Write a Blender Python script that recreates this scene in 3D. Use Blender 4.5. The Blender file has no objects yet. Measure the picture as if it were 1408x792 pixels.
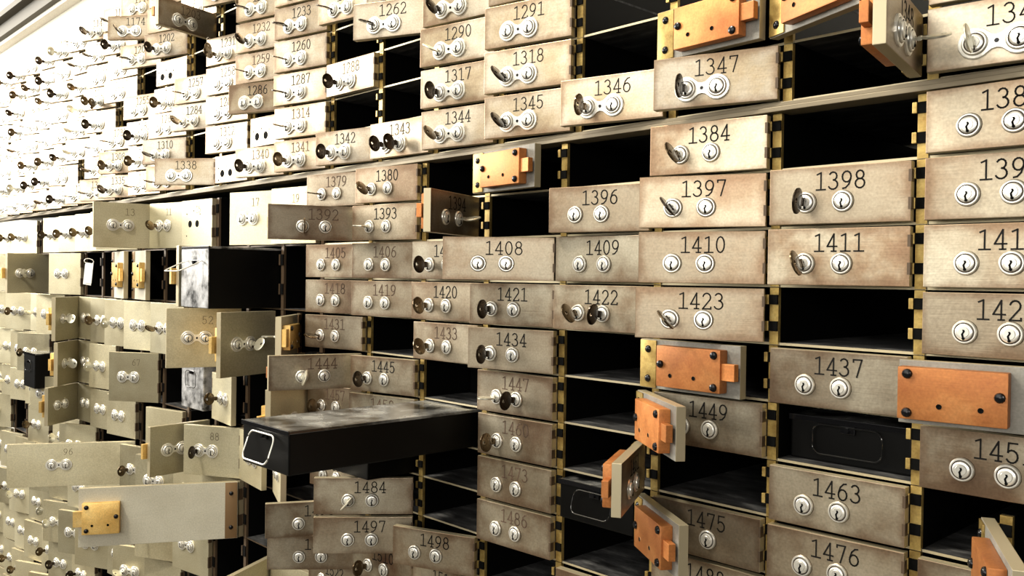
import bpy, bmesh, math, random
from mathutils import Vector, Matrix
random.seed(7)
C = bpy.context.scene.collection
S = bpy.context.scene

# ------------------------------------------------------------ camera, world, lamps, exposure
cam = bpy.data.cameras.new('camera'); co = bpy.data.objects.new('camera', cam); C.objects.link(co)
S.camera = co
CAM = Vector((0.0, -0.8193, -0.17556))
yaw, pitch, roll = 0.81337, -0.010177, 0.014685
fwd = Vector((-math.sin(yaw)*math.cos(pitch), math.cos(yaw)*math.cos(pitch), math.sin(pitch)))
rt = Vector((math.cos(yaw), math.sin(yaw), 0)); up = rt.cross(fwd)
r2 = rt*math.cos(roll)+up*math.sin(roll); u2 = up*math.cos(roll)-rt*math.sin(roll)
M4 = Matrix.Identity(4)
for i in range(3):
    M4[i][0] = r2[i]; M4[i][1] = u2[i]; M4[i][2] = -fwd[i]; M4[i][3] = CAM[i]
co.matrix_world = M4
cam.sensor_width = 36.0; cam.lens = 1215.76/1408*36; cam.clip_start = 0.02; cam.clip_end = 60

w = bpy.data.worlds.new('world'); S.world = w; w.use_nodes = True
w.node_tree.nodes['Background'].inputs[0].default_value = (1.0, 0.93, 0.82, 1)
w.node_tree.nodes['Background'].inputs[1].default_value = 0.015
S.view_settings.view_transform = 'Standard'; S.view_settings.look = 'None'
S.view_settings.gamma = 1; S.view_settings.exposure = 0.0; S.view_settings.use_curve_mapping = False

def area(name, loc, target, size, energy, col):
    l = bpy.data.lights.new(name, 'AREA'); l.shape = 'RECTANGLE'; l.size = size[0]; l.size_y = size[1]
    l.energy = energy; l.color = col
    o = bpy.data.objects.new(name, l); C.objects.link(o); o.location = loc
    o.rotation_euler = (Vector(target)-Vector(loc)).to_track_quat('-Z', 'Y').to_euler()
    return o
area('window_far_left', (-4.9, -1.5, 1.0), (-2.6, 0.0, 0.3), (1.6, 1.4), 120, (1.0, 0.955, 0.86))
area('window_left', (-5.5, -2.7, 0.95), (-2.8, 0.0, 0.3), (2.6, 1.3), 160, (1.0, 0.955, 0.86))
area('ceiling_lamp_middle', (-1.6, -1.35, 1.75), (-0.75, 0.0, -0.25), (0.40, 0.25), 78, (1.0, 0.93, 0.78))
area('window_behind_viewer', (-0.8, -2.9, 0.78), (-0.7, 0.0, 0.1), (2.4, 1.7), 46, (1.0, 0.96, 0.86))
area('added_low_fill', (0.28, -2.85, -0.08), (-0.5, 0.0, -0.2), (0.8, 0.8), 12, (1.0, 0.97, 0.88))  # added fill that brightens the ajar doors; no known window there
area('added_highlight_fill', (1.75, -2.6, 0.35), (-0.8, 0.0, -0.1), (0.7, 0.6), 30, (1.0, 0.95, 0.86))  # added light, gives a highlight to doors turned towards the camera

# ------------------------------------------------------------ materials
def nmat(name): 
    m = bpy.data.materials.new(name); m.use_nodes = True
    return m, m.node_tree.nodes, m.node_tree.links, m.node_tree.nodes['Principled BSDF']
def simple(name, col, rough=.5, metal=0., spec=.5):
    m, n, l, b = nmat(name)
    b.inputs['Base Color'].default_value = (*col, 1); b.inputs['Roughness'].default_value = rough
    b.inputs['Metallic'].default_value = metal; b.inputs['Specular IOR Level'].default_value = spec
    return m
def coords(n, l, scale=(1, 1, 1)):
    tc = n.new('ShaderNodeTexCoord'); oi = n.new('ShaderNodeObjectInfo')
    mul = n.new('ShaderNodeMath'); mul.operation = 'MULTIPLY'; mul.inputs[1].default_value = 37.0
    l.new(oi.outputs['Random'], mul.inputs[0])
    add = n.new('ShaderNodeVectorMath'); add.operation = 'ADD'
    l.new(tc.outputs['Object'], add.inputs[0]); l.new(mul.outputs[0], add.inputs[1])
    mp = n.new('ShaderNodeMapping'); mp.inputs['Scale'].default_value = scale
    l.new(add.outputs[0], mp.inputs[0])
    return mp.outputs[0], oi.outputs['Random']
def ramp(n, l, src, stops):
    r = n.new('ShaderNodeValToRGB'); e = r.color_ramp.elements
    while len(e) < len(stops): e.new(0.5)
    for i, (p, c) in enumerate(stops): e[i].position = p; e[i].color = (*c, 1)
    l.new(src, r.inputs[0]); return r.outputs[0]
def steel(name, stops, rough=.42, metal=.55, grain=.14, patch=9.0, tint=0.):
    m, n, l, b = nmat(name)
    v, rnd = coords(n, l)
    no = n.new('ShaderNodeTexNoise'); no.inputs['Scale'].default_value = patch; no.inputs['Detail'].default_value = 5; no.inputs['Roughness'].default_value = .62
    l.new(v, no.inputs['Vector'])
    base = ramp(n, l, no.outputs[0], stops)
    v2, _ = coords(n, l, (30, 30, 900))
    g = n.new('ShaderNodeTexNoise'); g.inputs['Scale'].default_value = 1; g.inputs['Detail'].default_value = 3; l.new(v2, g.inputs['Vector'])
    v3, _ = coords(n, l)
    sp = n.new('ShaderNodeTexNoise'); sp.inputs['Scale'].default_value = 420; sp.inputs['Detail'].default_value = 2; l.new(v3, sp.inputs['Vector'])
    # brightness per box, brushed grain, fine mottling
    mr = n.new('ShaderNodeMapRange'); mr.inputs[3].default_value = .74; mr.inputs[4].default_value = 1.22; l.new(rnd, mr.inputs[0])
    g1 = n.new('ShaderNodeMapRange'); g1.inputs[3].default_value = 1-grain; g1.inputs[4].default_value = 1+grain; l.new(g.outputs[0], g1.inputs[0])
    g2 = n.new('ShaderNodeMapRange'); g2.inputs[3].default_value = .72; g2.inputs[4].default_value = 1.28; l.new(sp.outputs[0], g2.inputs[0])
    k1 = n.new('ShaderNodeMath'); k1.operation = 'MULTIPLY'; l.new(mr.outputs[0], k1.inputs[0]); l.new(g1.outputs[0], k1.inputs[1])
    k2 = n.new('ShaderNodeMath'); k2.operation = 'MULTIPLY'; l.new(k1.outputs[0], k2.inputs[0]); l.new(g2.outputs[0], k2.inputs[1])
    vm = n.new('ShaderNodeVectorMath'); vm.operation = 'SCALE'; 
    if tint:
        r2 = n.new('ShaderNodeMath'); r2.operation = 'MULTIPLY'; r2.inputs[1].default_value = 7.13; l.new(rnd, r2.inputs[0])
        r3 = n.new('ShaderNodeMath'); r3.operation = 'FRACT'; l.new(r2.outputs[0], r3.inputs[0])
        r4 = n.new('ShaderNodeMath'); r4.operation = 'MULTIPLY'; r4.inputs[1].default_value = tint; l.new(r3.outputs[0], r4.inputs[0])
        mx = n.new('ShaderNodeMix'); mx.data_type = 'RGBA'; l.new(r4.outputs[0], mx.inputs[0]); l.new(base, mx.inputs[6]); mx.inputs[7].default_value = (.335, .265, .185, 1)
        # tarnish creeping in from the rim of the door
        tc = n.new('ShaderNodeTexCoord'); sx = n.new('ShaderNodeSeparateXYZ'); l.new(tc.outputs['Generated'], sx.inputs[0])
        def fold(o, k):
            a1 = n.new('ShaderNodeMath'); a1.operation = 'SUBTRACT'; a1.inputs[0].default_value = 1.0; l.new(o, a1.inputs[1])
            a2 = n.new('ShaderNodeMath'); a2.operation = 'MINIMUM'; l.new(o, a2.inputs[0]); l.new(a1.outputs[0], a2.inputs[1])
            a3 = n.new('ShaderNodeMath'); a3.operation = 'MULTIPLY'; a3.inputs[1].default_value = k; l.new(a2.outputs[0], a3.inputs[0]); return a3.outputs[0]
        mn = n.new('ShaderNodeMath'); mn.operation = 'MINIMUM'; l.new(fold(sx.outputs[0], 2.4), mn.inputs[0]); l.new(fold(sx.outputs[2], 1.0), mn.inputs[1])
        nz = n.new('ShaderNodeMath'); nz.operation = 'MULTIPLY_ADD'; nz.inputs[1].default_value = .55; l.new(no.outputs[0], nz.inputs[0]); l.new(mn.outputs[0], nz.inputs[2])
        rm = n.new('ShaderNodeMapRange'); rm.interpolation_type = 'SMOOTHSTEP'; rm.inputs[1].default_value = .26; rm.inputs[2].default_value = .46; rm.inputs[3].default_value = .75; rm.inputs[4].default_value = 0; l.new(nz.outputs[0], rm.inputs[0])
        mz = n.new('ShaderNodeMix'); mz.data_type = 'RGBA'; l.new(rm.outputs[0], mz.inputs[0]); l.new(mx.outputs[2], mz.inputs[6]); mz.inputs[7].default_value = (.20, .125, .075, 1)
        base = mz.outputs[2]
    l.new(base, vm.inputs[0]); l.new(k2.outputs[0], vm.inputs['Scale'])
    l.new(vm.outputs[0], b.inputs['Base Color'])
    rr = n.new('ShaderNodeMapRange'); rr.inputs[3].default_value = rough-.1; rr.inputs[4].default_value = rough+.14; l.new(no.outputs[0], rr.inputs[0])
    l.new(rr.outputs[0], b.inputs['Roughness']); b.inputs['Metallic'].default_value = metal
    bp = n.new('ShaderNodeBump'); bp.inputs['Strength'].default_value = .12; bp.inputs['Distance'].default_value = .0006
    l.new(g.outputs[0], bp.inputs['Height']); l.new(bp.outputs[0], b.inputs['Normal'])
    return m
M = {}
M['tan'] = steel('tarnished_steel', [(.30, (.19, .10, .06)), (.40, (.29, .205, .13)), (.50, (.42, .355, .26)), (.70, (.61, .56, .44))], rough=.36, metal=.85, grain=.1, tint=.6)
M['upper'] = steel('satin_nickel', [(.30, (.27, .18, .11)), (.42, (.40, .32, .21)), (.54, (.48, .42, .33)), (.74, (.62, .57, .47))], rough=.36, metal=.85, tint=.4)
M['khaki'] = steel('khaki_steel', [(.25, (.40, .34, .21)), (.5, (.52, .47, .32)), (.75, (.60, .56, .41))], rough=.42, metal=.7, grain=.06, patch=5)
M['inner'] = steel('inner_door_face', [(.3, (.40, .37, .29)), (.7, (.55, .53, .44))], rough=.6, metal=.1, grain=.05, patch=6)
M['innerdark'] = steel('grey_inner_door_face', [(.3, (.16, .15, .13)), (.7, (.30, .29, .26))], rough=.6, metal=.3, grain=.05, patch=20)
M['brownplate'] = simple('brown_hinge_plate', (.20, .12, .055), .5, .5)
M['darkwire'] = simple('dark_handle_wire', (.10, .10, .10), .12, .9)
M['ledge'] = simple('brown_grey_ledge', (.20, .165, .11), .5, .4)
M['faint'] = simple('faint_engraving', (.12, .09, .05), .6)
M['edge'] = simple('bare_edge_metal', (.46, .40, .27), .45, .6)
M['brass'] = steel('old_brass', [(.3, (.26, .16, .045)), (.6, (.46, .33, .11)), (.8, (.60, .46, .19))], rough=.4, metal=.7, grain=.05, patch=60)
M['copper'] = steel('copper_lock', [(.3, (.38, .125, .035)), (.55, (.50, .19, .055)), (.8, (.60, .27, .09))], rough=.45, metal=.5, grain=.05, patch=30)
M['brasslock'] = steel('yellow_brass_lock', [(.3, (.70, .42, .12)), (.6, (.82, .56, .2)), (.8, (.88, .66, .3))], rough=.4, metal=.6, grain=.03, patch=30)
M['nickel'] = simple('nickel_lock', (.82, .80, .74), .34, .7)
M['groove'] = simple('dark_groove', (.09, .065, .045), .5, .5)  # dark brown tone of the lock's outer rim and ring groove
M['ring'] = simple('nickel_ring', (.55, .53, .47), .3, .85)
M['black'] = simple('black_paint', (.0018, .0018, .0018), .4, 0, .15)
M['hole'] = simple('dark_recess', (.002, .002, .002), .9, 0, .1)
M['ink'] = simple('engraved_black', (.006, .005, .004), .7, 0, .2)
M['faded'] = simple('faded_engraving', (.10, .065, .045), .7, 0, .2)
M['screw'] = simple('black_screw', (.012, .012, .014), .22, .6)
M['keydark'] = simple('dark_bronze_key', (.030, .020, .012), .18, .8)
M['keymid'] = simple('brown_bronze_key', (.10, .07, .038), .2, .85)
M['keylight'] = simple('nickel_key', (.62, .60, .50), .28, .8)
M['jamb'] = simple('brown_jamb', (.085, .055, .032), .5, .3)
M['paint'] = steel('beige_wall_paint', [(.3, (.72, .68, .60)), (.7, (.80, .77, .70))], rough=.8, metal=0, grain=.02, patch=3)
M['grey'] = simple('grey_moulding', (.10, .088, .065), .7)
M['paper'] = simple('white_paper', (.85, .85, .84), .8)
M['galv'] = steel('scuffed_silver_tin', [(.35, (.05, .05, .05)), (.5, (.45, .45, .46)), (.7, (.78, .78, .80))], rough=.35, metal=.6, grain=.02, patch=35)
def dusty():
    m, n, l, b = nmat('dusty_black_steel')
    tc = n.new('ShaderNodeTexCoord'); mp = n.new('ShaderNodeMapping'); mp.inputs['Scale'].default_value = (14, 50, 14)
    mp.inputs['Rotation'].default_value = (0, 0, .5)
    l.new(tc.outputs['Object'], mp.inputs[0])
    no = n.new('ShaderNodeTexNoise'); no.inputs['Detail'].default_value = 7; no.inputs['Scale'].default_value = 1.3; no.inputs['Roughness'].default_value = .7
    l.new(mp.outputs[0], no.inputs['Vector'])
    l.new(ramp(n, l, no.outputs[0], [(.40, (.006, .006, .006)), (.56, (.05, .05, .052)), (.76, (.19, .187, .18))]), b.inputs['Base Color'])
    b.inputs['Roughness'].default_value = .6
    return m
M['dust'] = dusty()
def lidmat():
    m, n, l, b = nmat('scuffed_black_lid')
    tc = n.new('ShaderNodeTexCoord'); no = n.new('ShaderNodeTexNoise'); no.inputs['Scale'].default_value = 22; no.inputs['Detail'].default_value = 6
    l.new(tc.outputs['Object'], no.inputs['Vector'])
    l.new(ramp(n, l, no.outputs[0], [(.38, (.01, .01, .01)), (.48, (.10, .10, .098)), (.64, (.26, .26, .25))]), b.inputs['Base Color'])
    r = n.new('ShaderNodeMapRange'); r.inputs[3].default_value = .12; r.inputs[4].default_value = .38; l.new(no.outputs[0], r.inputs[0]); l.new(r.outputs[0], b.inputs['Roughness'])
    b.inputs['Specular IOR Level'].default_value = .8
    return m
M['lid'] = lidmat()

# ------------------------------------------------------------ mesh helpers
def mesh(name, bm, mats, smooth=False):
    me = bpy.data.meshes.new(name); bmesh.ops.recalc_face_normals(bm, faces=bm.faces[:])
    bm.to_mesh(me); bm.free()
    for m in mats: me.materials.append(M[m])
    if smooth:
        for p in me.polygons: p.use_smooth = True
        try: me.set_sharp_from_angle(angle=math.radians(38))
        except Exception: pass
    return me
def obj(name, me, parent=None, loc=(0, 0, 0), rot=(0, 0, 0)):
    o = bpy.data.objects.new(name, me); C.objects.link(o); o.parent = parent
    o.location = loc; o.rotation_euler = rot; return o
def tag(o, label, cat=None, group=None, kind=None):
    if label: o['label'] = label
    if cat: o['category'] = cat
    if group: o['group'] = group
    if kind: o['kind'] = kind
    return o
def box(bm, x0, x1, y0, y1, z0, z1, mi=0, bev=0):
    vs = [bm.verts.new((x, y, z)) for x in (x0, x1) for y in (y0, y1) for z in (z0, z1)]
    F = [(0, 1, 3, 2), (4, 6, 7, 5), (0, 4, 5, 1), (2, 3, 7, 6), (0, 2, 6, 4), (1, 5, 7, 3)]
    fs = [bm.faces.new([vs[i] for i in f]) for f in F]
    for f in fs: f.material_index = mi
    if bev:
        r = bmesh.ops.bevel(bm, geom=list({e for f in fs for e in f.edges}), offset=bev, segments=2, affect='EDGES', profile=.6)
        for f in r['faces']: f.material_index = mi
    return fs
def cyl(bm, c, r, y0, y1, seg=20, mi=0, r1=None, cap=True):
    r1 = r if r1 is None else r1
    a = [bm.verts.new((c[0]+r*math.cos(2*math.pi*i/seg), y0, c[1]+r*math.sin(2*math.pi*i/seg))) for i in range(seg)]
    b = [bm.verts.new((c[0]+r1*math.cos(2*math.pi*i/seg), y1, c[1]+r1*math.sin(2*math.pi*i/seg))) for i in range(seg)]
    for i in range(seg):
        f = bm.faces.new((a[i], a[(i+1) % seg], b[(i+1) % seg], b[i])); f.material_index = mi
    if cap:
        bm.faces.new(a).material_index = mi; bm.faces.new(b).material_index = mi
def lathe(bm, c, prof, seg=24):
    rings = []
    for r, y, mi in prof:
        rings.append(([bm.verts.new((c[0]+r*math.cos(2*math.pi*i/seg), y, c[1]+r*math.sin(2*math.pi*i/seg))) for i in range(seg)], mi))
    for (a, _), (b, mi) in zip(rings, rings[1:]):
        for i in range(seg):
            bm.faces.new((a[i], a[(i+1) % seg], b[(i+1) % seg], b[i])).material_index = mi
    bm.faces.new(rings[-1][0]).material_index = rings[-1][1]
def wire(bm, pts, r, seg=8, mi=0, closed=False):
    pts = [Vector(p) for p in pts]; n = len(pts); rings = []
    ref = Vector((.13, .31, .94)).normalized()
    for i, p in enumerate(pts):
        if closed: d = pts[(i+1) % n]-pts[i-1]
        else: d = pts[min(i+1, n-1)]-pts[max(i-1, 0)]
        d.normalize(); a = d.cross(ref).normalized(); b = d.cross(a)
        rings.append([bm.verts.new(p+a*r*math.cos(2*math.pi*k/seg)+b*r*math.sin(2*math.pi*k/seg)) for k in range(seg)])
    for i in range(n if closed else n-1):
        A, B = rings[i], rings[(i+1) % n]
        for k in range(seg): bm.faces.new((A[k], A[(k+1) % seg], B[(k+1) % seg], B[k])).material_index = mi
    if not closed:
        bm.faces.new(rings[0]).material_index = mi; bm.faces.new(rings[-1][::-1]).material_index = mi

# stroke digits (slab serif, like stamped type), unit cell: width .62, height 1
def arc(cx, cy, rx, ry, a0, a1, n=9):
    return [(cx+rx*math.cos(math.radians(a0+(a1-a0)*i/n)), cy+ry*math.sin(math.radians(a0+(a1-a0)*i/n))) for i in range(n+1)]
DIG = {
 '0': [arc(.31, .5, .25, .5, 0, 360, 16)],
 '1': [[(.10, .90), (.33, 1.0), (.33, 0)], [(.06, 0), (.60, 0)]],
 '2': [arc(.30, .73, .24, .27, 165, -35, 9)+[(.05, 0), (.57, 0), (.57, .12)]],
 '3': [arc(.28, .76, .22, .24, 150, -80, 8)+arc(.28, .27, .27, .27, 85, -155, 10)],
 '4': [[(.60, .28), (.04, .28), (.42, 1.0), (.42, 0)], [(.28, 0), (.56, 0)]],
 '5': [[(.53, 1.0), (.13, 1.0), (.10, .52)]+arc(.28, .32, .27, .32, 120, -150, 11)],
 '6': [[(.52, .98), (.36, .95), (.18, .76), (.07, .42)], arc(.31, .31, .25, .31, 0, 360, 14)],
 '7': [[(.07, .86), (.07, 1.0), (.56, 1.0), (.28, 0)]],
 '8': [arc(.31, .76, .21, .24, 0, 360, 12), arc(.31, .27, .26, .27, 0, 360, 14)],
 '9': [[(.10, .02), (.26, .05), (.44, .24), (.55, .58)], arc(.31, .69, .25, .31, 0, 360, 14)]}
def number_mesh(txt, height, pitch, sw=.00125, ink='ink'):
    bm = bmesh.new(); k = height; total = pitch*(len(txt)-1)+.62*k; x0 = -total/2
    for i, ch in enumerate(txt):
        ox = x0+i*pitch
        for line in DIG[ch]:
            P = [(ox+x*k, y*k-height/2) for x, y in line]
            for (ax, az), (bx, bz) in zip(P, P[1:]):
                d = Vector((bx-ax, bz-az)); L = d.length
                if L < 1e-6: continue
                d /= L; nx, nz = -d.y*sw/2, d.x*sw/2; ex, ez = d.x*sw*.4, d.y*sw*.4
                q = [(ax-ex+nx, az-ez+nz), (bx+ex+nx, bz+ez+nz), (bx+ex-nx, bz+ez-nz), (ax-ex-nx, az-ez-nz)]
                t = [bm.verts.new((x, -.0003, z)) for x, z in q]; u = [bm.verts.new((x, .0003, z)) for x, z in q]
                bm.faces.new(t)
                for j in range(4): bm.faces.new((t[j], t[(j+1) % 4], u[(j+1) % 4], u[j]))
    return mesh('number', bm, [ink])

T = .0105          # door thickness; closed doors stand proud of the frame plane
YF = .0112         # frame plane
_c = {}
def cached(key, fn):
    if key not in _c: _c[key] = fn()
    return _c[key]
def door_mesh(w_, h_, mat, s, holes=False):
    def f():
        bm = bmesh.new(); x0, x1 = (-w_, 0) if s < 0 else (0, w_)
        box(bm, x0, x1, 0, T, 0, h_, 0, .0006)
        bm.faces.ensure_lookup_table()
        for fc in bm.faces:
            fc.normal_update()
            fc.material_index = (0 if (fc.calc_center_median().y < T*.5) else 3) if abs(fc.normal.y) > .9 else 1
        # dark notches where the knuckles sit in the hinge edge
        for a in (.20, .66):
            e = .0022
            xa, xb = (-e, .0006) if s < 0 else (-.0006, e)
            box(bm, xa, xb, -.0004, T*.75, h_*a, h_*(a+.2), 2)
        return mesh('door', bm, [mat, 'edge', 'jamb', 'inner' if mat == 'khaki' else 'innerdark'])
    return cached(('door', round(w_, 4), round(h_, 4), mat, s), f)
def lock_mesh():
    def f():
        bm = bmesh.new()
        lathe(bm, (0, 0), [(.0108, 0, 3), (.0106, -.0008, 3), (.0102, -.0020, 1), (.0094, -.0027, 0), (.0084, -.0027, 0), (.0079, -.0014, 3), (.0075, -.0014, 3), (.0071, -.0036, 0), (.0060, -.0042, 0), (.0048, -.0042, 0), (.0044, -.0046, 0)], 28)
        for (ax, az, bx, bz) in ((0, .0022, .0006, .0006), (.0006, .0006, -.0008, -.0018), (-.0008, -.0018, .0002, -.0058)):
            wv = .00085
            vs = [bm.verts.new(v) for v in ((ax-wv, -.0049, az), (ax+wv, -.0049, az), (bx+wv, -.0049, bz), (bx-wv, -.0049, bz))]
            bk = [bm.verts.new((v.co.x, -.0040, v.co.z)) for v in vs]
            bm.faces.new(vs).material_index = 2
            for j in range(4): bm.faces.new((vs[j], vs[(j+1) % 4], bk[(j+1) % 4], bk[j])).material_index = 2
        cyl(bm, (.0001, -.0056), .0013, -.0050, -.0030, 8, 2)
        return mesh('lock_cylinder', bm, ['nickel', 'ring', 'hole', 'groove'], True)
    return cached('lock', f)
def dogbone_mesh(sp):
    def f():
        bm = bmesh.new(); R = .0136; pts = []
        for i in range(17):
            a = math.radians(42+276*i/16); pts.append((-sp/2+R*math.cos(a), R*math.sin(a)))
        for i in range(17):
            a = math.radians(222+276*i/16); pts.append((sp/2+R*math.cos(a), R*math.sin(a)))
        # concave waist between the two rounds
        out = pts[:17]+[(-sp*.12, -.0068), (0, -.0058), (sp*.12, -.0068)]+pts[17:]+[(sp*.12, .0068), (0, .0058), (-sp*.12, .0068)]
        a = [bm.verts.new((x, 0, z)) for x, z in out]; b = [bm.verts.new((x, -.0018, z)) for x, z in out]
        c = [bm.verts.new((x*.985, -.0024, z*.93)) for x, z in out]; n = len(out)
        for i in range(n):
            bm.faces.new((a[i], a[(i+1) % n], b[(i+1) % n], b[i])); bm.faces.new((b[i], b[(i+1) % n], c[(i+1) % n], c[i]))
        bm.faces.new(c)
        cyl(bm, (0, 0), .0022, -.0020, -.0031, 10, 1, .0017)
        return mesh('escutcheon', bm, ['nickel', 'screw'])
    return cached(('dog', sp), f)
def key_mesh(mat):
    def f():
        bm = bmesh.new(); n = 22; yc = -.0205; th = .0011
        def ringv(rx, ry, oy, x): return [bm.verts.new((x, yc+oy+ry*math.cos(2*math.pi*i/n), rx*math.sin(2*math.pi*i/n))) for i in range(n)]
        L = []
        for x in (-th, th):
            L.append((ringv(.0128, .0110, 0, x*.6), ringv(.0118, .0100, 0, x), ringv(.0024, .0024, -.0050, x)))
        for A in L:
            for p, q in ((A[0], A[1]), (A[1], A[2])):
                for i in range(n): bm.faces.new((p[i], p[(i+1) % n], q[(i+1) % n], q[i]))
        for k in (0, 2):
            p, q = L[0][k], L[1][k]
            for i in range(n): bm.faces.new((p[i], p[(i+1) % n], q[(i+1) % n], q[i]))
        box(bm, -th, th, yc+.0095, -.003, -.0034, .0034)
        box(bm, -th*1.5, th*1.5, -.0085, -.0060, -.0042, .0042)
        return mesh('key', bm, [mat], True)
    return cached(('key', mat), f)
def case_mesh(hh, mat, s, big):
    """lock case on the back of a door, origin at the hinge bottom corner"""
    def f():
        bm = bmesh.new(); y0 = T; y1 = T+.013; L0, L1 = (-.120, -.034) if not big else (-.128, -.062)
        c = hh*.5; hz = hh*.41 if not big else min(hh*.30, .030)
        a, b_ = sorted((L0*-s, L1*-s))
        box(bm, a, b_, y0, y1, c-hz, c+hz, 0, .0014)
        for x, z in ((L1-.006, c+hz*.1), (L0+.008, c+hz*.74), (L0+.008, c-hz*.74)):
            lathe(bm, (x*-s, z), [(.0044, y1-.0004, 1), (.0044, y1+.0008, 1), (.0036, y1+.0024, 1), (.0016, y1+.0032, 1)], 12)
        for x in (L1-.020, L1-.052 if not big else L1-.048):
            lathe(bm, (x*-s, c-hz*.42), [(.0024, y1, 3), (.0024, y1+.0005, 3), (.0014, y1+.0005, 2), (.0012, y1+.0001, 2)], 10)
        return mesh('lock_case', bm, [mat, 'screw', 'hole', 'edge'], True)
    return cached(('case', hh, mat, s, big), f)
def bolt_mesh(hh, mat, s, big, out):
    def f():
        bm = bmesh.new(); L0 = -.120 if not big else -.128
        a, b_ = sorted(((L0-out)*-s, (L0+.004)*-s)); z0, z1 = hh*.34, hh*.66
        if big: z0, z1 = hh*.5-.015, hh*.5+.015
        box(bm, a, b_, T+.003, T+.0105, z0, z1, 0, .0006)
        return mesh('bolt', bm, [mat])
    return cached(('bolt', hh, mat, s, big, out), f)
def plate_mesh(hh, mat, s):
    def f():
        bm = bmesh.new(); a, b_ = sorted((-.024*-s, -.001*-s))
        box(bm, a, b_, T, T+.0018, 0.001, hh-.001, 0, .0003)
        for z in (.2, .8):
            lathe(bm, (-.0125*-s, hh*z), [(.0044, T+.0016, 1), (.0040, T+.0028, 1), (.002, T+.0042, 1)], 12)
        return mesh('hinge_plate', bm, [mat, 'screw'], True)
    return cached(('plate', hh, mat, s), f)
def housing_mesh(P, hh, edge, s):
    """black sheet-steel compartment; origin at hinge line, bottom; y from the frame plane inwards"""
    def f():
        bm = bmesh.new(); D = .36
        xa, xb = (-P+.0118, .0112) if s < 0 else (-.0112, P-.0118)
        ja, jb = (.0006, .0110) if s < 0 else (-.0110, -.0006)
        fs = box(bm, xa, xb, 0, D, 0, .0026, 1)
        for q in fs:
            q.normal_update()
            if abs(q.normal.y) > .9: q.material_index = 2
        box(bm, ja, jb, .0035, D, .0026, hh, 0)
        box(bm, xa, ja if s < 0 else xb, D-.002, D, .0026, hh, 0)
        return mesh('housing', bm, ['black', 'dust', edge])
    return cached(('house', round(P, 4), round(hh, 4), edge, s), f)
def hinge_mesh(hh, mat, s):
    def f():
        bm = bmesh.new(); g = -s
        a, b_ = sorted((.0008*g, .0108*g)); box(bm, a, b_, -.0012, .0034, .0005, hh-.0005, 0)
        for z in (.24, .70):
            a, b_ = sorted((.0012*g, .0106*g)); box(bm, a, b_, -.0032, -.0012, hh*z, hh*(z+.17), 1)
            a, b_ = sorted((-.0032*g, .0010*g)); box(bm, a, b_, -.0045, -.0005, hh*z, hh*(z+.17), 0, .0006)
        return mesh('hinge', bm, [mat, 'hole'])
    return cached(('hinge', round(hh, 4), mat, s), f)

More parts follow.
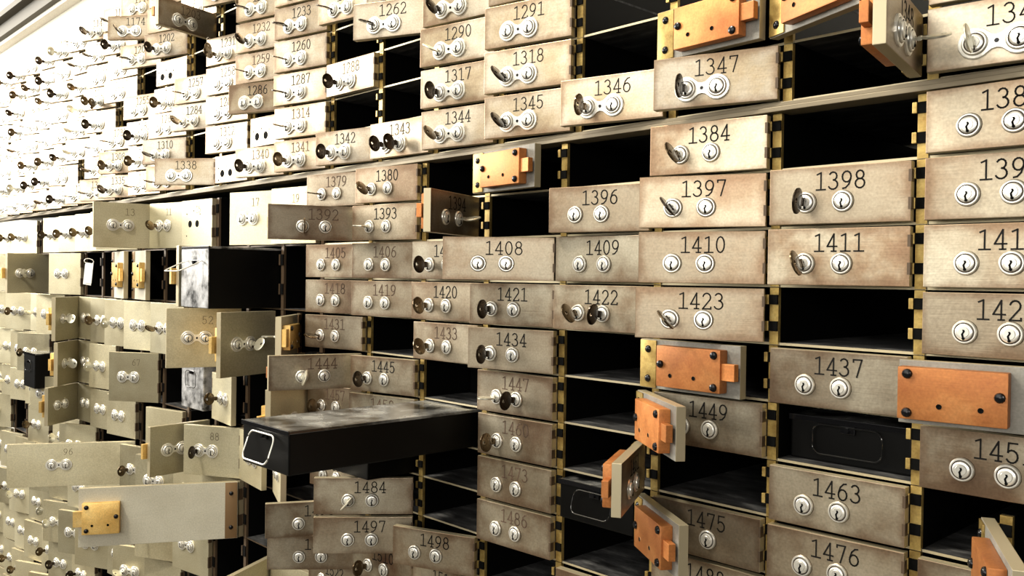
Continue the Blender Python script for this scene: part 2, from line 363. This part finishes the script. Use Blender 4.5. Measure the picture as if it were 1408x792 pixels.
ORD = ['', 'first', 'second', 'third', 'fourth', 'fifth', 'sixth', 'seventh', 'eighth', 'ninth', 'tenth', 'eleventh', 'twelfth', 'thirteenth',
       'fourteenth', 'fifteenth', 'sixteenth', 'seventeenth', 'eighteenth', 'nineteenth', 'twentieth', 'twenty-first', 'twenty-second', 'twenty-third', 'twenty-fourth', 'twenty-fifth', 'twenty-sixth']
KEYW = {'keydark': 'dark', 'keymid': 'brown', 'keylight': 'nickel'}
KEYS = []
FADED = {str(v) for v in (1379, 1392, 1405, 1406, 1418, 1419, 1431, 1433, 1444, 1447, 1457, 1458, 1460, 1473, 1486, 1203, 1259, 1232, 1340, 1341, 1314)}
SPEC = []
def unit(*a, **k): SPEC.append((a, k))
def build_unit(Xh, z0, z1, P, bank, label, group, ang=None, w_=.136, num=None, side='R', keys=(), style=None, tiltz=0., showback=False, who='', bolt=.016, casedx=0.):
    """one deposit box: housing + hinge + door with everything that moves with it"""
    s = -1 if side == 'R' else 1; hh = z1-z0
    mat = {'R': 'tan', 'U': 'upper', 'L': 'khaki'}[bank]
    edge = {'R': 'edge', 'U': 'edge', 'L': 'jamb'}[bank]
    root = obj('deposit_box', None, None, (Xh, 0, z0)); tag(root, label, 'deposit box', group)
    root.empty_display_size = .02
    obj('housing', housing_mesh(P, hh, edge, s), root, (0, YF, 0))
    obj('hinge', hinge_mesh(hh, 'brass' if bank != 'L' else 'jamb', s), root, (0, YF, 0))
    if ang is None: return root
    dz = .0016; dh = hh-.0044
    dr = obj('door', door_mesh(w_, dh, mat, s), root, (0, 0, dz+.001), (0, math.radians(tiltz), math.radians(ang)*-s))
    cx = .080; sp = .036
    big = bank == 'L'
    zl = dh*(.385 if bank == 'R' else .345 if bank == 'U' else .5)
    zn = dh*(.745 if bank != 'L' else .80)
    if big: cx = w_*.60
    if style is None: style = 'cyl' if bank == 'R' else 'dog'
    if style == 'blank': pass
    elif style == 'holes':
        bm = bmesh.new()
        for x in (-.0155, .0155): cyl(bm, (x, 0), .0075, -.0004, .0002, 18)
        for x, z in ((-.030, .022), (.028, .020), (-.030, -.026), (0, .028)): cyl(bm, (x, z*(.5 if bank == 'U' else 1)), .0017, -.0004, .0002, 8)
        obj('lock_hole', cached(('holes', bank), lambda: mesh('lock_hole', bm, ['hole'])), dr, (cx*s, 0, zl))
    else:
        yb = 0
        if style == 'dog': obj('escutcheon', dogbone_mesh(sp-.002 if bank != 'L' else .032), dr, (cx*s, 0, zl)); yb = -.0018; sp = .034 if bank != 'L' else .032
        for k in (-1, 1): obj('lock_cylinder', lock_mesh(), dr, (cx*s+k*sp/2, yb, zl))
        for (which, phi, km) in keys:
            x = cx*s+(-sp/2 if which == 'left' else sp/2)
            KEYS.append((dr, (x, yb-.001, zl), phi, km, which, who))
    if num:
        hgt = .0165 if bank != 'L' else .0145
        obj('number', number_mesh(num, hgt, .0126 if bank != 'L' else .0115, {'R': .0015, 'U': .0013, 'L': .0010}[bank], 'faint' if bank == 'L' else 'faded' if num in FADED else 'ink'), dr, ((cx-.015)*s if bank != 'L' else (cx-.02)*s, 0, zn))
    if showback or (ang is not None and ang > 60):
        cm = {'R': 'copper', 'U': 'copper', 'L': 'brasslock'}[bank]
        hq = round(dh, 4); wo = w_-.136+casedx
        cs = obj('lock_case', case_mesh(hq, cm, s, big), dr, (wo*s, 0, 0))
        if bolt: obj('bolt', bolt_mesh(hq, cm, s, big, bolt), dr, (wo*s, 0, 0))
        obj('hinge_plate', plate_mesh(hq, 'brass' if bank != 'L' else 'brownplate', s), dr)
    return root

H = .06
# ------------------------------------------------------------ setting
def struct(name, bm, mats): return tag(obj(name, mesh(name, bm, mats)), None, None, None, 'structure')
bm = bmesh.new(); box(bm, -6.0, 1.6, .38, .43, -1.5, 0.80); struct('wall_back', bm, ['paint'])
bm = bmesh.new(); box(bm, -6.0, 1.6, .02, .43, 8.2*H, 2.2); struct('wall_upper', bm, ['paint'])
bm = bmesh.new()
box(bm, -6.0, 1.6, -.010, .02, 10.05*H, 10.25*H); box(bm, -6.0, 1.6, -.028, .02, 10.25*H, 10.9*H, 1); box(bm, -6.0, 1.6, -.055, .02, 10.9*H, 11.2*H, 1)
struct('trim_1', bm, ['paint', 'grey'])
bm = bmesh.new(); box(bm, -6.0, 1.6, -3.2, .02, 2.2, 2.25); 
struct('ceiling', bm, ['paint'])
bm = bmesh.new(); box(bm, -6.0, 1.6, -3.2, .43, -1.55, -1.5); struct('floor', bm, ['grey'])
# ledge between the upper bank and the lower banks: two thin stepped bars
bm = bmesh.new(); box(bm, -4.3, .2, .000, .03, .0003, .0052, 0, .0006); box(bm, -4.3, .2, .003, .03, .0056, .0100, 0, .0006)
ledge = obj('ledge', mesh('ledge', bm, ['ledge'])); 
ledge['label'] = 'long thin metal ledge running between the upper and lower banks of boxes'; ledge['category'] = 'ledge'

# ------------------------------------------------------------ lower right bank: 13 per row, number = 1384 + 13 row - (column-1)
RX = {-2: -.028, -1: -.190, 0: -.338, 1: -.486, 2: -.637, 3: -.788, 4: -.936, 5: -1.080, 6: -1.223}
D, B, N = 'keydark', 'keymid', 'keylight'
RS = {  # (row, column): angle, options
 (0, 6): (12, dict(keys=[('left', 172, B)])), (0, 5): (9.5, dict(keys=[('left', 125, B)])), (0, 4): (174, dict(showback=1)), (0, 3): None, (0, 2): None,
 (0, 1): (9, dict(keys=[('left', 118, B)])), (0, 0): None, (0, -1): (2, {}),
 (1, 6): (66, dict(keys=[('left', 90, B)], w_=.152)), (1, 5): (12, dict(keys=[('left', 178, N)])), (1, 4): (112, dict(keys=[('right', 15, N)])), (1, 3): None,
 (1, 2): (13, {}), (1, 1): (21, dict(keys=[('left', 128, D)])), (1, 0): (6, dict(keys=[('left', 84, D)])), (1, -1): (2, {}),
 (2, 6): (12, {}), (2, 5): (12, {}), (2, 4): (6, dict(keys=[('left', 95, D)])), (2, 3): (45, dict(w_=.144)), (2, 2): (6, {}), (2, 1): (21, {}), (2, 0): (7, dict(keys=[('left', 108, B)])), (2, -1): (2, {}),
 (3, 6): (12, {}), (3, 5): (12, {}), (3, 4): (6, dict(keys=[('left', 104, B)])), (3, 3): (12, dict(keys=[('left', 90, D)])), (3, 2): (7, dict(keys=[('left', 118, B), ('right', 82, D)])),
 (3, 1): (25, dict(keys=[('left', 132, B)])), (3, 0): None, (3, -1): (2, {}),
 (4, 6): (12, dict(keys=[('left', 165, B)])), (4, 5): None, (4, 4): (4, dict(keys=[('left', 112, B)])), (4, 3): (13, dict(keys=[('left', 90, D)])), (4, 2): (177, dict(showback=1)), (4, 1): None,
 (4, 0): (3, {}), (4, -1): None,
 (5, 6): (72, dict(keys=[('left', 75, N)], w_=.150)), (5, 5): (12, dict(keys=[('left', 100, D)])), (5, 4): None, (5, 3): (4, dict(keys=[('right', 85, D), ('left', 0, N)])), (5, 2): (145, dict(showback=1)),
 (5, 1): (2, {}), (5, 0): None, (5, -1): (2, {}),
 (6, 6): (9, dict(keys=[('left', 95, B)])), (6, 5): (13, {}), (6, 4): None, (6, 3): (3, dict(keys=[('left', 95, B)])), (6, 2): (118, dict(showback=1)), (6, 1): None, (6, 0): (2, {}), (6, -1): None,
 (7, 6): (5, {}), (7, 5): None, (7, 4): None, (7, 3): (3, {}), (7, 2): (147, dict(showback=1)), (7, 1): (2, {}), (7, 0): (3, {}), (7, -1): (2, {}),
 (8, 6): (6, {}), (8, 5): (50, dict(w_=.150, keys=[('left', 48, N)])), (8, 4): None, (8, 3): (3, {}), (8, 2): None, (8, 1): (2, {}), (8, 0): (2, {}),
 (9, 6): (62, dict(w_=.150)), (9, 5): (50, dict(w_=.150)), (9, 4): (21, {}), (9, 3): None, (9, 2): (2, {}), (9, 1): (2, {}),
 (10, 6): (50, dict(w_=.150)), (10, 5): (8, dict(keys=[('left', 92, B)])), (10, 4): (2, {}), (10, 3): (2, {}), (10, 2): (2, {}),
 (11, 6): (6, {}), (11, 5): (5, {}), (11, 4): (2, {})}
def pose(a):
    if a < 5: return 'shut'
    if a < 30: return 'ajar'
    if a < 60: return 'half open'
    if a < 100: return 'standing open'
    if a < 160: return 'swung wide open'
    return 'folded back'
for (j, k), v in RS.items():
    n = 1384+13*j-(k-1); X = RX[k]; P = X-(RX[k+1] if k+1 in RX else X-.149)
    wh = f'{ORD[j+1]} row under the ledge, {ORD[k+2]} column from the right'
    if v is None:
        lab = f'open doorless deposit box, {wh}'
        unit(X, -(j+1)*H, -j*H, P, 'R', lab, 'deposit boxes of the lower right bank'); continue
    a, o = v
    lab = f'box {n}, {pose(a)}, {wh}'
    unit(X, -(j+1)*H, -j*H, P, 'R', lab, 'deposit boxes of the lower right bank', a, num=str(n), who=f'of box {n}, {ORD[j+1]} row under ledge, {ORD[k+2]} from right', **{'w_': .136 if k >= 0 else .134, **o})
# two doors of the boxes further right whose lock side reaches into view
unit(-.200, -5*H, -4*H, .030, 'R', 'folded-back deposit box door with orange copper lock facing the room at the right frame edge', 'deposit boxes of the lower right bank', 172, side='L', w_=.136, showback=True, bolt=0, casedx=.014)
unit(-.262, -7.2*H, -6.2*H, .030, 'R', 'deposit box door seen edge-on with copper lock in the lower right corner', 'deposit boxes of the lower right bank', 116, w_=.150, showback=True)

# ------------------------------------------------------------ upper bank: 27 per row, number = 1347 - column - 27 row
UX = lambda c: -.475-.1448*c
US = {
 (0, -2): (6, dict(keys=[('left', 100, N)])), (0, -1): (101, dict(keys=[('right', 20, N)])), (0, 0): (15, dict(keys=[('left', 88, D)])), (0, 1): (13, dict(keys=[('left', 86, B)])),
 (0, 2): (11, dict(keys=[('left', 125, D)])), (0, 3): (9, dict(keys=[('left', 125, B)])), (0, 4): (5, dict(keys=[('left', 100, D), ('right', 100, D)])), (0, 5): (11, dict(keys=[('left', 88, D)])),
 (0, 6): (11, dict(keys=[('left', 90, B)])), (0, 7): (13, dict(keys=[('left', 95, D)])), (0, 8): (4, dict(style='holes', w_=.125)), (0, 9): (38, dict(w_=.136)),
 (1, -2): (5, {}), (1, -1): None, (1, 0): (157, dict(showback=1)), (1, 1): (176, dict(showback=1)), (1, 2): (12, dict(keys=[('left', 125, D)])), (1, 3): (10, dict(keys=[('left', 90, D)])),
 (1, 4): None, (1, 5): None, (1, 6): (11, dict(keys=[('left', 165, B)])), (1, 7): (3, dict(style='holes', w_=.12)), (1, 8): (11, {}), (1, 9): None,
 (2, -1): None, (2, 0): None, (2, 1): None, (2, 2): (12, {}), (2, 3): (11, dict(keys=[('left', 150, N)])), (2, 4): None, (2, 5): (2, dict(keys=[('left', 95, D)])), (2, 6): (12, dict(keys=[('left', 170, D)])),
 (2, 7): (21, {}), (2, 8): (11, {}), (2, 9): (17, dict(keys=[('left', 130, B)])),
 (3, 2): (9, {}), (3, 3): (9, dict(keys=[('left', 115, D)])), (3, 4): (23, dict(keys=[('left', 165, D)])), (3, 5): None, (3, 6): (12, dict(keys=[('left', 165, B)])), (3, 7): (14, dict(keys=[('left', 165, B)])), (3, 8): (11, {}), (3, 9): (14, dict(keys=[('left', 170, B)])),
 (4, 4): (10, {}), (4, 5): (10, dict(keys=[('left', 165, D)])), (4, 6): (12, dict(keys=[('left', 172, D)])), (4, 7): (14, dict(keys=[('left', 120, D)])), (4, 8): (11, dict(keys=[('left', 110, B)])), (4, 9): None,
 (5, 7): (14, dict(keys=[('left', 168, D)])), (5, 8): None, (5, 9): (106, dict(w_=.142)), (4, 10): (10, dict(style='holes', w_=.12)), (4, 11): None, (5, 10): (19, dict(keys=[('left', 100, D)])), (6, 11): (38, dict(keys=[('left', 125, D)])), (6, 9): (8, dict(keys=[('left', 130, B)]))}
rng = random.Random(11)
for r in range(8):
    for c in range(-2, 25):
        # leave out what lies wholly above the frame
        if r >= 1 and c == -2 and r > 1: continue
        if {2: -1, 3: 1, 4: 3, 5: 5, 6: 7, 7: 8}.get(r, -2) > c: continue
        X = UX(c); n = 1347-c-27*r; z0 = (r+.17)*H; z1 = z0+H
        where = f'number {n}' if c < 12 else f'place {r+1} up and {c-9} columns left of box 1338'
        if (r, c) in US: v = US[(r, c)]
        else:
            q = rng.random()
            ks = []
            if q < .8: ks = [('left', rng.choice([90, 100, 120, 150, 165, 175]), rng.choice([D, D, B, B, N]))]
            v = (rng.choice([8, 10, 12, 14, 16, 20]), dict(keys=ks)) if rng.random() > .04 else None
        rowt = ORD[r+1]
        if v is None:
            unit(X, z0, z1, .1448, 'U', f'open doorless deposit box, {rowt} row above ledge, {ORD[c+3]} column from the right', 'deposit boxes of the upper bank')
            continue
        a, o = v
        if c < 12: lab = f'box {n}, {pose(a)}, {rowt} row above the ledge, {ORD[c+3]} column from right'
        else: lab = f'bleached deposit box, {rowt} row above ledge, {ORD[c-9]} column left of box 1338'
        unit(X, z0, z1, .1448, 'U', lab, 'deposit boxes of the upper bank', a, num=str(n) if (c < 16 and o.get('style') != 'holes') else None, who=(f'of box {n}, {rowt} row above ledge, {ORD[c+3]} from right' if c < 12 else f'of box in {rowt} row above ledge, {ORD[c-9]} left of 1338'), **{'w_': .136, **o})

# ------------------------------------------------------------ lower left bank: taller boxes
LX = lambda n: -1.512-.138*n if n >= 0 else -1.372
ROW = [(-.22, -2.0), (-2.0, -4.0), (-4.0, -6.0), (-6.0, -8.0), (-8.0, -9.75), (-9.75, -11.7), (-11.7, -13.7), (-13.7, -15.7), (-15.7, -17.7), (-17.7, -19.7), (-19.7, -21.7)]
LS = {
 (0, -1): (7, dict(num='19', style='blank')), (0, 0): (14, dict(num='17')), (0, 1): None, (0, 2): (4, dict(style='holes', num='15')), (0, 3): (12, dict(num='11', keys=[('left', 120, B)])), (0, 4): (80, dict(num='13', w_=.142, bolt=0)),
 (0, 8): (9, dict(keys=[('left', 100, B)])), (0, 9): (10, dict(keys=[('left', 100, D)])),
 (1, -1): None, (1, 0): None, (1, 1): (94, dict()), (1, 2): None, (1, 3): None, (1, 4): None, (1, 5): (172, dict(showback=1)), (1, 6): (172, dict(showback=1)), (1, 7): None, (1, 8): (21, {}), (1, 9): None, (1, 10): (108, dict(keys=[('left', 100, N)])),
 (1, 12): (30, dict(keys=[])),
 (2, -1): None, (2, 0): (107, dict(keys=[('right', 60, N)])), (2, 1): (72, dict(num='52', w_=.140, bolt=0)), (2, 2): None, (2, 4): (15, {}), (2, 6): (9, dict(keys=[('left', 110, B)])), (2, 8): (136, dict(keys=[('left', 70, N)])),
 (3, -1): (118, {}), (3, 0): None, (3, 1): None, (3, 3): None, (3, 4): (34, dict(num='67')), (3, 6): (10, dict(keys=[('left', 90, N)])), (3, 8): (139, dict(keys=[('left', 90, N)])),
 (4, 1): (30, dict(num='88', keys=[('left', 90, D)])), (4, 2): (97, {}), (4, 3): (14, dict(style='blank')), (4, 5): (10, {}), (4, 6): (8, {}), (4, 8): (128, {}),
 (5, -1): 'x', (5, 0): 'x', (5, 5): 'x', (5, 6): 'x', (5, 1): (8, {}), (5, 2): (10, {}),
 (6, 1): None, (6, 2): (10, {}), (6, 0): (118, dict(style='blank')), (6, -1): (4, dict(style='blank')), (2, 7): (3, {}), (3, 7): (3, {}), (4, 7): (3, {}), (3, 2): 'x', (4, 0): 'x', (4, -1): 'x', (2, 0.5): 'x'}
rng = random.Random(5)
GL = 'larger deposit boxes of the lower left bank'
for r, (zt, zb) in enumerate(ROW):
    for n in range(-1, 18):
        if r >= 6 and n < 0 and r > 6: continue
        if r == 7 and n < 3: continue
        if r == 8 and n < 6: continue
        if r == 9 and n < 9: continue
        if r == 10 and n < 12: continue
        v = LS.get((r, n))
        if v == 'x': continue
        if v is None and (r, n) not in LS:
            ks = [('left', rng.choice([90, 110, 150]), rng.choice([D, B, N, N]))] if rng.random() < .55 else []
            v = (rng.choice([8, 10, 14, 18, 26]), dict(keys=ks)) if rng.random() > .07 else None
        X = LX(n); pos = f'{ORD[r+1]} row below the ledge, {ORD[n+2]} column left of box 1418'
        P = .138 if n >= 0 else .140
        if v is None:
            unit(X, zb*H, zt*H, P, 'L', f'open larger box, {pos}', GL); continue
        a, o = v
        nm = o.get('num')
        lab = (f'larger khaki box {nm}, {pos}' if nm in ('13', '17', '52', '67', '88', '11') else f'larger khaki box, {pos}')
        unit(X, zb*H, zt*H, P, 'L', lab, GL, a, who=f'of big box, {ORD[r+1]} row under ledge, {ORD[n+2]} left of 1418', **{'w_': .132, **o})
# double-width boxes and the left-hinged ones
unit(LX(5), -11.55*H, -9.75*H, .276, 'L', 'double-width deposit box numbered 96, pale khaki door held half open', GL, 60, w_=.285, num='96')
unit(-1.656, -11.7*H, -9.75*H, .275, 'L', 'double-width deposit box with its pale door wide open, yellow brass lock on the inside face', GL, 118, w_=.290, side='L', showback=True, style='cyl')
unit(-1.656, -9.75*H, -8.0*H, .138, 'L', 'khaki deposit box shut under the long black tin box, hinged at its left', GL, 7, w_=.126, side='L')
unit(-1.516, -9.75*H, -8.0*H, .138, 'L', 'khaki deposit box slightly open behind the long black tin box handle, hinged at its left', GL, 22, w_=.120, side='L')
unit(-1.780, -8.0*H, -6.3*H, .128, 'L', 'small khaki deposit box with left-hinged door and brown key beside the silver tin box', GL, 7, w_=.120, side='L', keys=[('left', 90, B)], who='beside the silver tin box')
unit(-1.440, -5.3*H, -4.05*H, .030, 'L', 'khaki deposit box with left-hinged door edge-on and key facing the room', GL, 44, w_=.130, side='L', keys=[('right', 0, N)], style='cyl', showback=True, who='of the narrow edge-on door')

# ------------------------------------------------------------ build the boxes: the 300 that show largest singly, the rest joined
def px(p):
    d = Vector(p)-CAM; z = d.dot(fwd)
    return (704+1215.76*d.dot(r2)/z, 396-1215.76*d.dot(u2)/z) if z > .05 else (-9999, 0)
def shown(a, k):
    Xh, z0, z1, P = a[:4]; s = -1 if k.get('side', 'R') == 'R' else 1
    t = math.radians((a[7] if len(a) > 7 else k.get('ang')) or 0); w_ = k.get('w_', .136)
    pts = [px((Xh, 0, z0)), px((Xh, 0, z1))]+[px((Xh+s*w_*f(t), -w_*g, z)) for z in (z0, z1) for f, g in ((math.cos, math.sin(t)), (lambda q: 1, 0))]
    xs = [min(max(p[0], 0), 1408) for p in pts]; ys = [min(max(p[1], 0), 792) for p in pts]
    return (max(xs)-min(xs))*(max(ys)-min(ys))
ranked = sorted([(shown(a, k), i) for i, (a, k) in enumerate(SPEC)], reverse=True)
single = {i for ar, i in ranked[:298]}; rest = [i for ar, i in ranked[298:] if ar > 6]
for i in sorted(single): build_unit(*SPEC[i][0], **SPEC[i][1])
nk = len(KEYS); before = set(C.objects)
for i in rest: build_unit(*SPEC[i][0], **SPEC[i][1])
bpy.context.view_layer.update()
new = [o for o in C.objects if o not in before]
def merge(name, items):
    bm = bmesh.new(); mats = []
    for me, mw in items:
        mp = []
        for m in me.materials:
            if m not in mats: mats.append(m)
            mp.append(mats.index(m))
        nf = len(bm.faces); nv = len(bm.verts); bm.from_mesh(me)
        bm.verts.ensure_lookup_table(); bm.faces.ensure_lookup_table()
        for v in bm.verts[nv:]: v.co = mw @ v.co
        for f in bm.faces[nf:]: f.material_index = mp[min(f.material_index, len(mp)-1)]
    me = bpy.data.meshes.new(name); bm.to_mesh(me); bm.free()
    for m in mats: me.materials.append(m)
    return obj(name, me)
keep = [(o.data, o.matrix_world.copy()) for o in new if o.data]
for dr, loc, phi, km, which, who in KEYS[nk:]:
    keep.append((key_mesh(km), dr.matrix_world @ Matrix.Translation(loc) @ Matrix.Rotation(math.radians(90-phi), 4, 'Y')))
far = merge('far_deposit_boxes', keep)
tag(far, 'mass of small distant deposit boxes and keys receding along the left frame edge', 'deposit boxes', None, 'stuff')
for o in new: bpy.data.objects.remove(o, do_unlink=True)
del KEYS[nk:]
# ------------------------------------------------------------ keys: each in its lock, a thing of its own
bpy.context.view_layer.update()
for dr, loc, phi, km, which, who in KEYS:
    mw = dr.matrix_world
    o = obj('key', key_mesh(km)); R = Matrix.Rotation(math.radians(90-phi), 4, 'Y')
    o.matrix_world = mw @ Matrix.Translation(loc) @ R
    lab = f'{KEYW[km]} key in {which} lock {who}'
    tag(o, lab, 'key', 'keys left in the locks')

# ------------------------------------------------------------ tin boxes
def loop_handle(w_, h_, r=.0011, drop=0., hm='nickel'):
    bm = bmesh.new(); pts = []
    for cx, cz, a0 in ((w_/2-.008, -.008+0, 90), (w_/2-.008, -h_+.010, 0), (-w_/2+.008, -h_+.010, -90), (-w_/2+.008, -.008, -180)):
        for i in range(6):
            a = math.radians(a0-18*i); pts.append((cx+.009*math.cos(a), -.004-drop*(-(cz+.009*math.sin(a))), cz+.009*math.sin(a)))
    wire(bm, pts, r, 8, 0, True)
    return mesh('handle', bm, [hm], True)
def tin(label, x0, x1, y0, z0, z1, L=.36, face='black', lid='lid', hw=.055, hh_=.03, drop=.0, slope=0, hm='darkwire'):
    root = obj('tin_box', None, None, ((x0+x1)/2, y0, z0)); tag(root, label, 'tin box')
    W = x1-x0; Ht = z1-z0
    bm = bmesh.new(); box(bm, -W/2, W/2, 0, L, 0, Ht-.003, 0, .002); obj('body', mesh('body', bm, [face]), root)
    bm = bmesh.new(); box(bm, -W/2-.001, W/2+.001, -.0015, L, Ht-.004, Ht, 0, .0008)
    box(bm, -W/2-.0014, W/2+.0014, -.0019, .0005, Ht-.0055, Ht+.0004, 1, .0004)
    obj('lid', mesh('lid', bm, [lid, 'screw']), root)
    bm = bmesh.new(); box(bm, -.008, .008, -.003, 0, Ht*.72-.001, Ht*.72+.007, 0, .001)
    cyl(bm, (0, Ht*.72+.003), .003, -.006, -.001, 10, 0)
    obj('handle_bracket', mesh('handle_bracket', bm, ['screw']), root)
    obj('handle', loop_handle(hw, hh_, .0011 if hm == 'nickel' else .0008, drop, hm), root, (0, 0, Ht*.72+.005))
    return root
tin('long black tin box pulled far out of its slot, wire handle on its front', -1.068, -.950, -.285, -6.94*H, -6.04*H, L=.52, hw=.062, hh_=.034, drop=.35, hm='nickel')
tin('black tin box pushed into the open slot between boxes 1437 and 1463', -.470, -.345, .030, -5.95*H, -5.20*H, hw=.07, hh_=.03)
tin('black tin box deep inside the open slot beside box 1445', -1.066, -.942, .10, -5.95*H, -5.25*H, L=.25, hw=.05, hh_=.026)
tin('black tin box with bail handle in the open slot right of box 1473', -.768, -.650, -.004, -7.93*H, -7.12*H, hw=.06, hh_=.028, drop=.3)
tin('black tin box just showing in the slot above box 1484', -1.208, -1.092, -.075, -7.95*H, -7.1*H, L=.4, hw=.05, hh_=.026)
tin('tall black tin box with pale painted-lit front and wire handle, left of the dark post', -1.632, -1.518, -.128, -3.95*H, -2.08*H, L=.46, face='black', lid='galv', hw=.07, hh_=.02, drop=2.2, hm='nickel')
t = tin('silver scuffed tin box standing in its slot below box 52', -1.91, -1.80, -.01, -7.75*H, -6.0*H, L=.3, face='galv', lid='galv', hw=.05, hh_=.035)
bm = bmesh.new(); box(bm, -1.6325, -1.5175, -.1300, -.1284, -3.93*H, -2.16*H, 0, .0004)
f = obj('painted_lit_front', mesh('painted_lit_front', bm, ['galv']))  # pale sheet on the black box: light on its front put into colour
f.parent = [o for o in C.objects if o.get('label', '').startswith('tall black tin')][0]; f.location = -f.parent.location
tin('black tin box standing out of its slot at the far left below', -2.93, -2.82, -.06, -8.6*H, -6.9*H, L=.3)

# paper tag and dangling keys
bm = bmesh.new()
box(bm, -.013, .013, -.0006, .0006, -.055, 0); box(bm, -.009, .016, -.0030, -.0020, -.050, .004)
tg = obj('paper_tag', mesh('paper_tag', bm, ['paper']), None, (-2.485, -.02, -2.55*H), (0, .12, .5)); tag(tg, 'crumpled white paper tag hanging in a dark open box at far left', 'tag')
bm = bmesh.new(); wire(bm, [(.016*math.cos(a*.52), 0, .007*math.sin(a*.52)) for a in range(12)], .0012, 6, 0, True)
obj('tag_ring', mesh('tag_ring', bm, ['nickel'], True), tg, (0, -.002, .008))
for (x, z, y, km, lab) in ((-1.705, .255, -.05, B, 'brown key dangling below the key of box 1231'), (-1.584, .335, -.05, B, 'brown key dangling left of box 1232'), (-2.416, .245, -.04, B, 'brown key dangling among the bleached boxes at left')):
    o = obj('key', key_mesh(km)); o.matrix_world = Matrix.Translation((x, y, z)) @ Matrix.Rotation(math.radians(35), 4, 'Z') @ Matrix.Rotation(math.radians(-90), 4, 'X')
    tag(o, lab, 'key', 'keys dangling from key rings')
    bm = bmesh.new(); wire(bm, [(0, -.036+.006*math.cos(a*.52), .006*math.sin(a*.52)) for a in range(12)], .0005, 6, 0, True)
    obj('key_ring', mesh('key_ring', bm, ['nickel'], True), o)
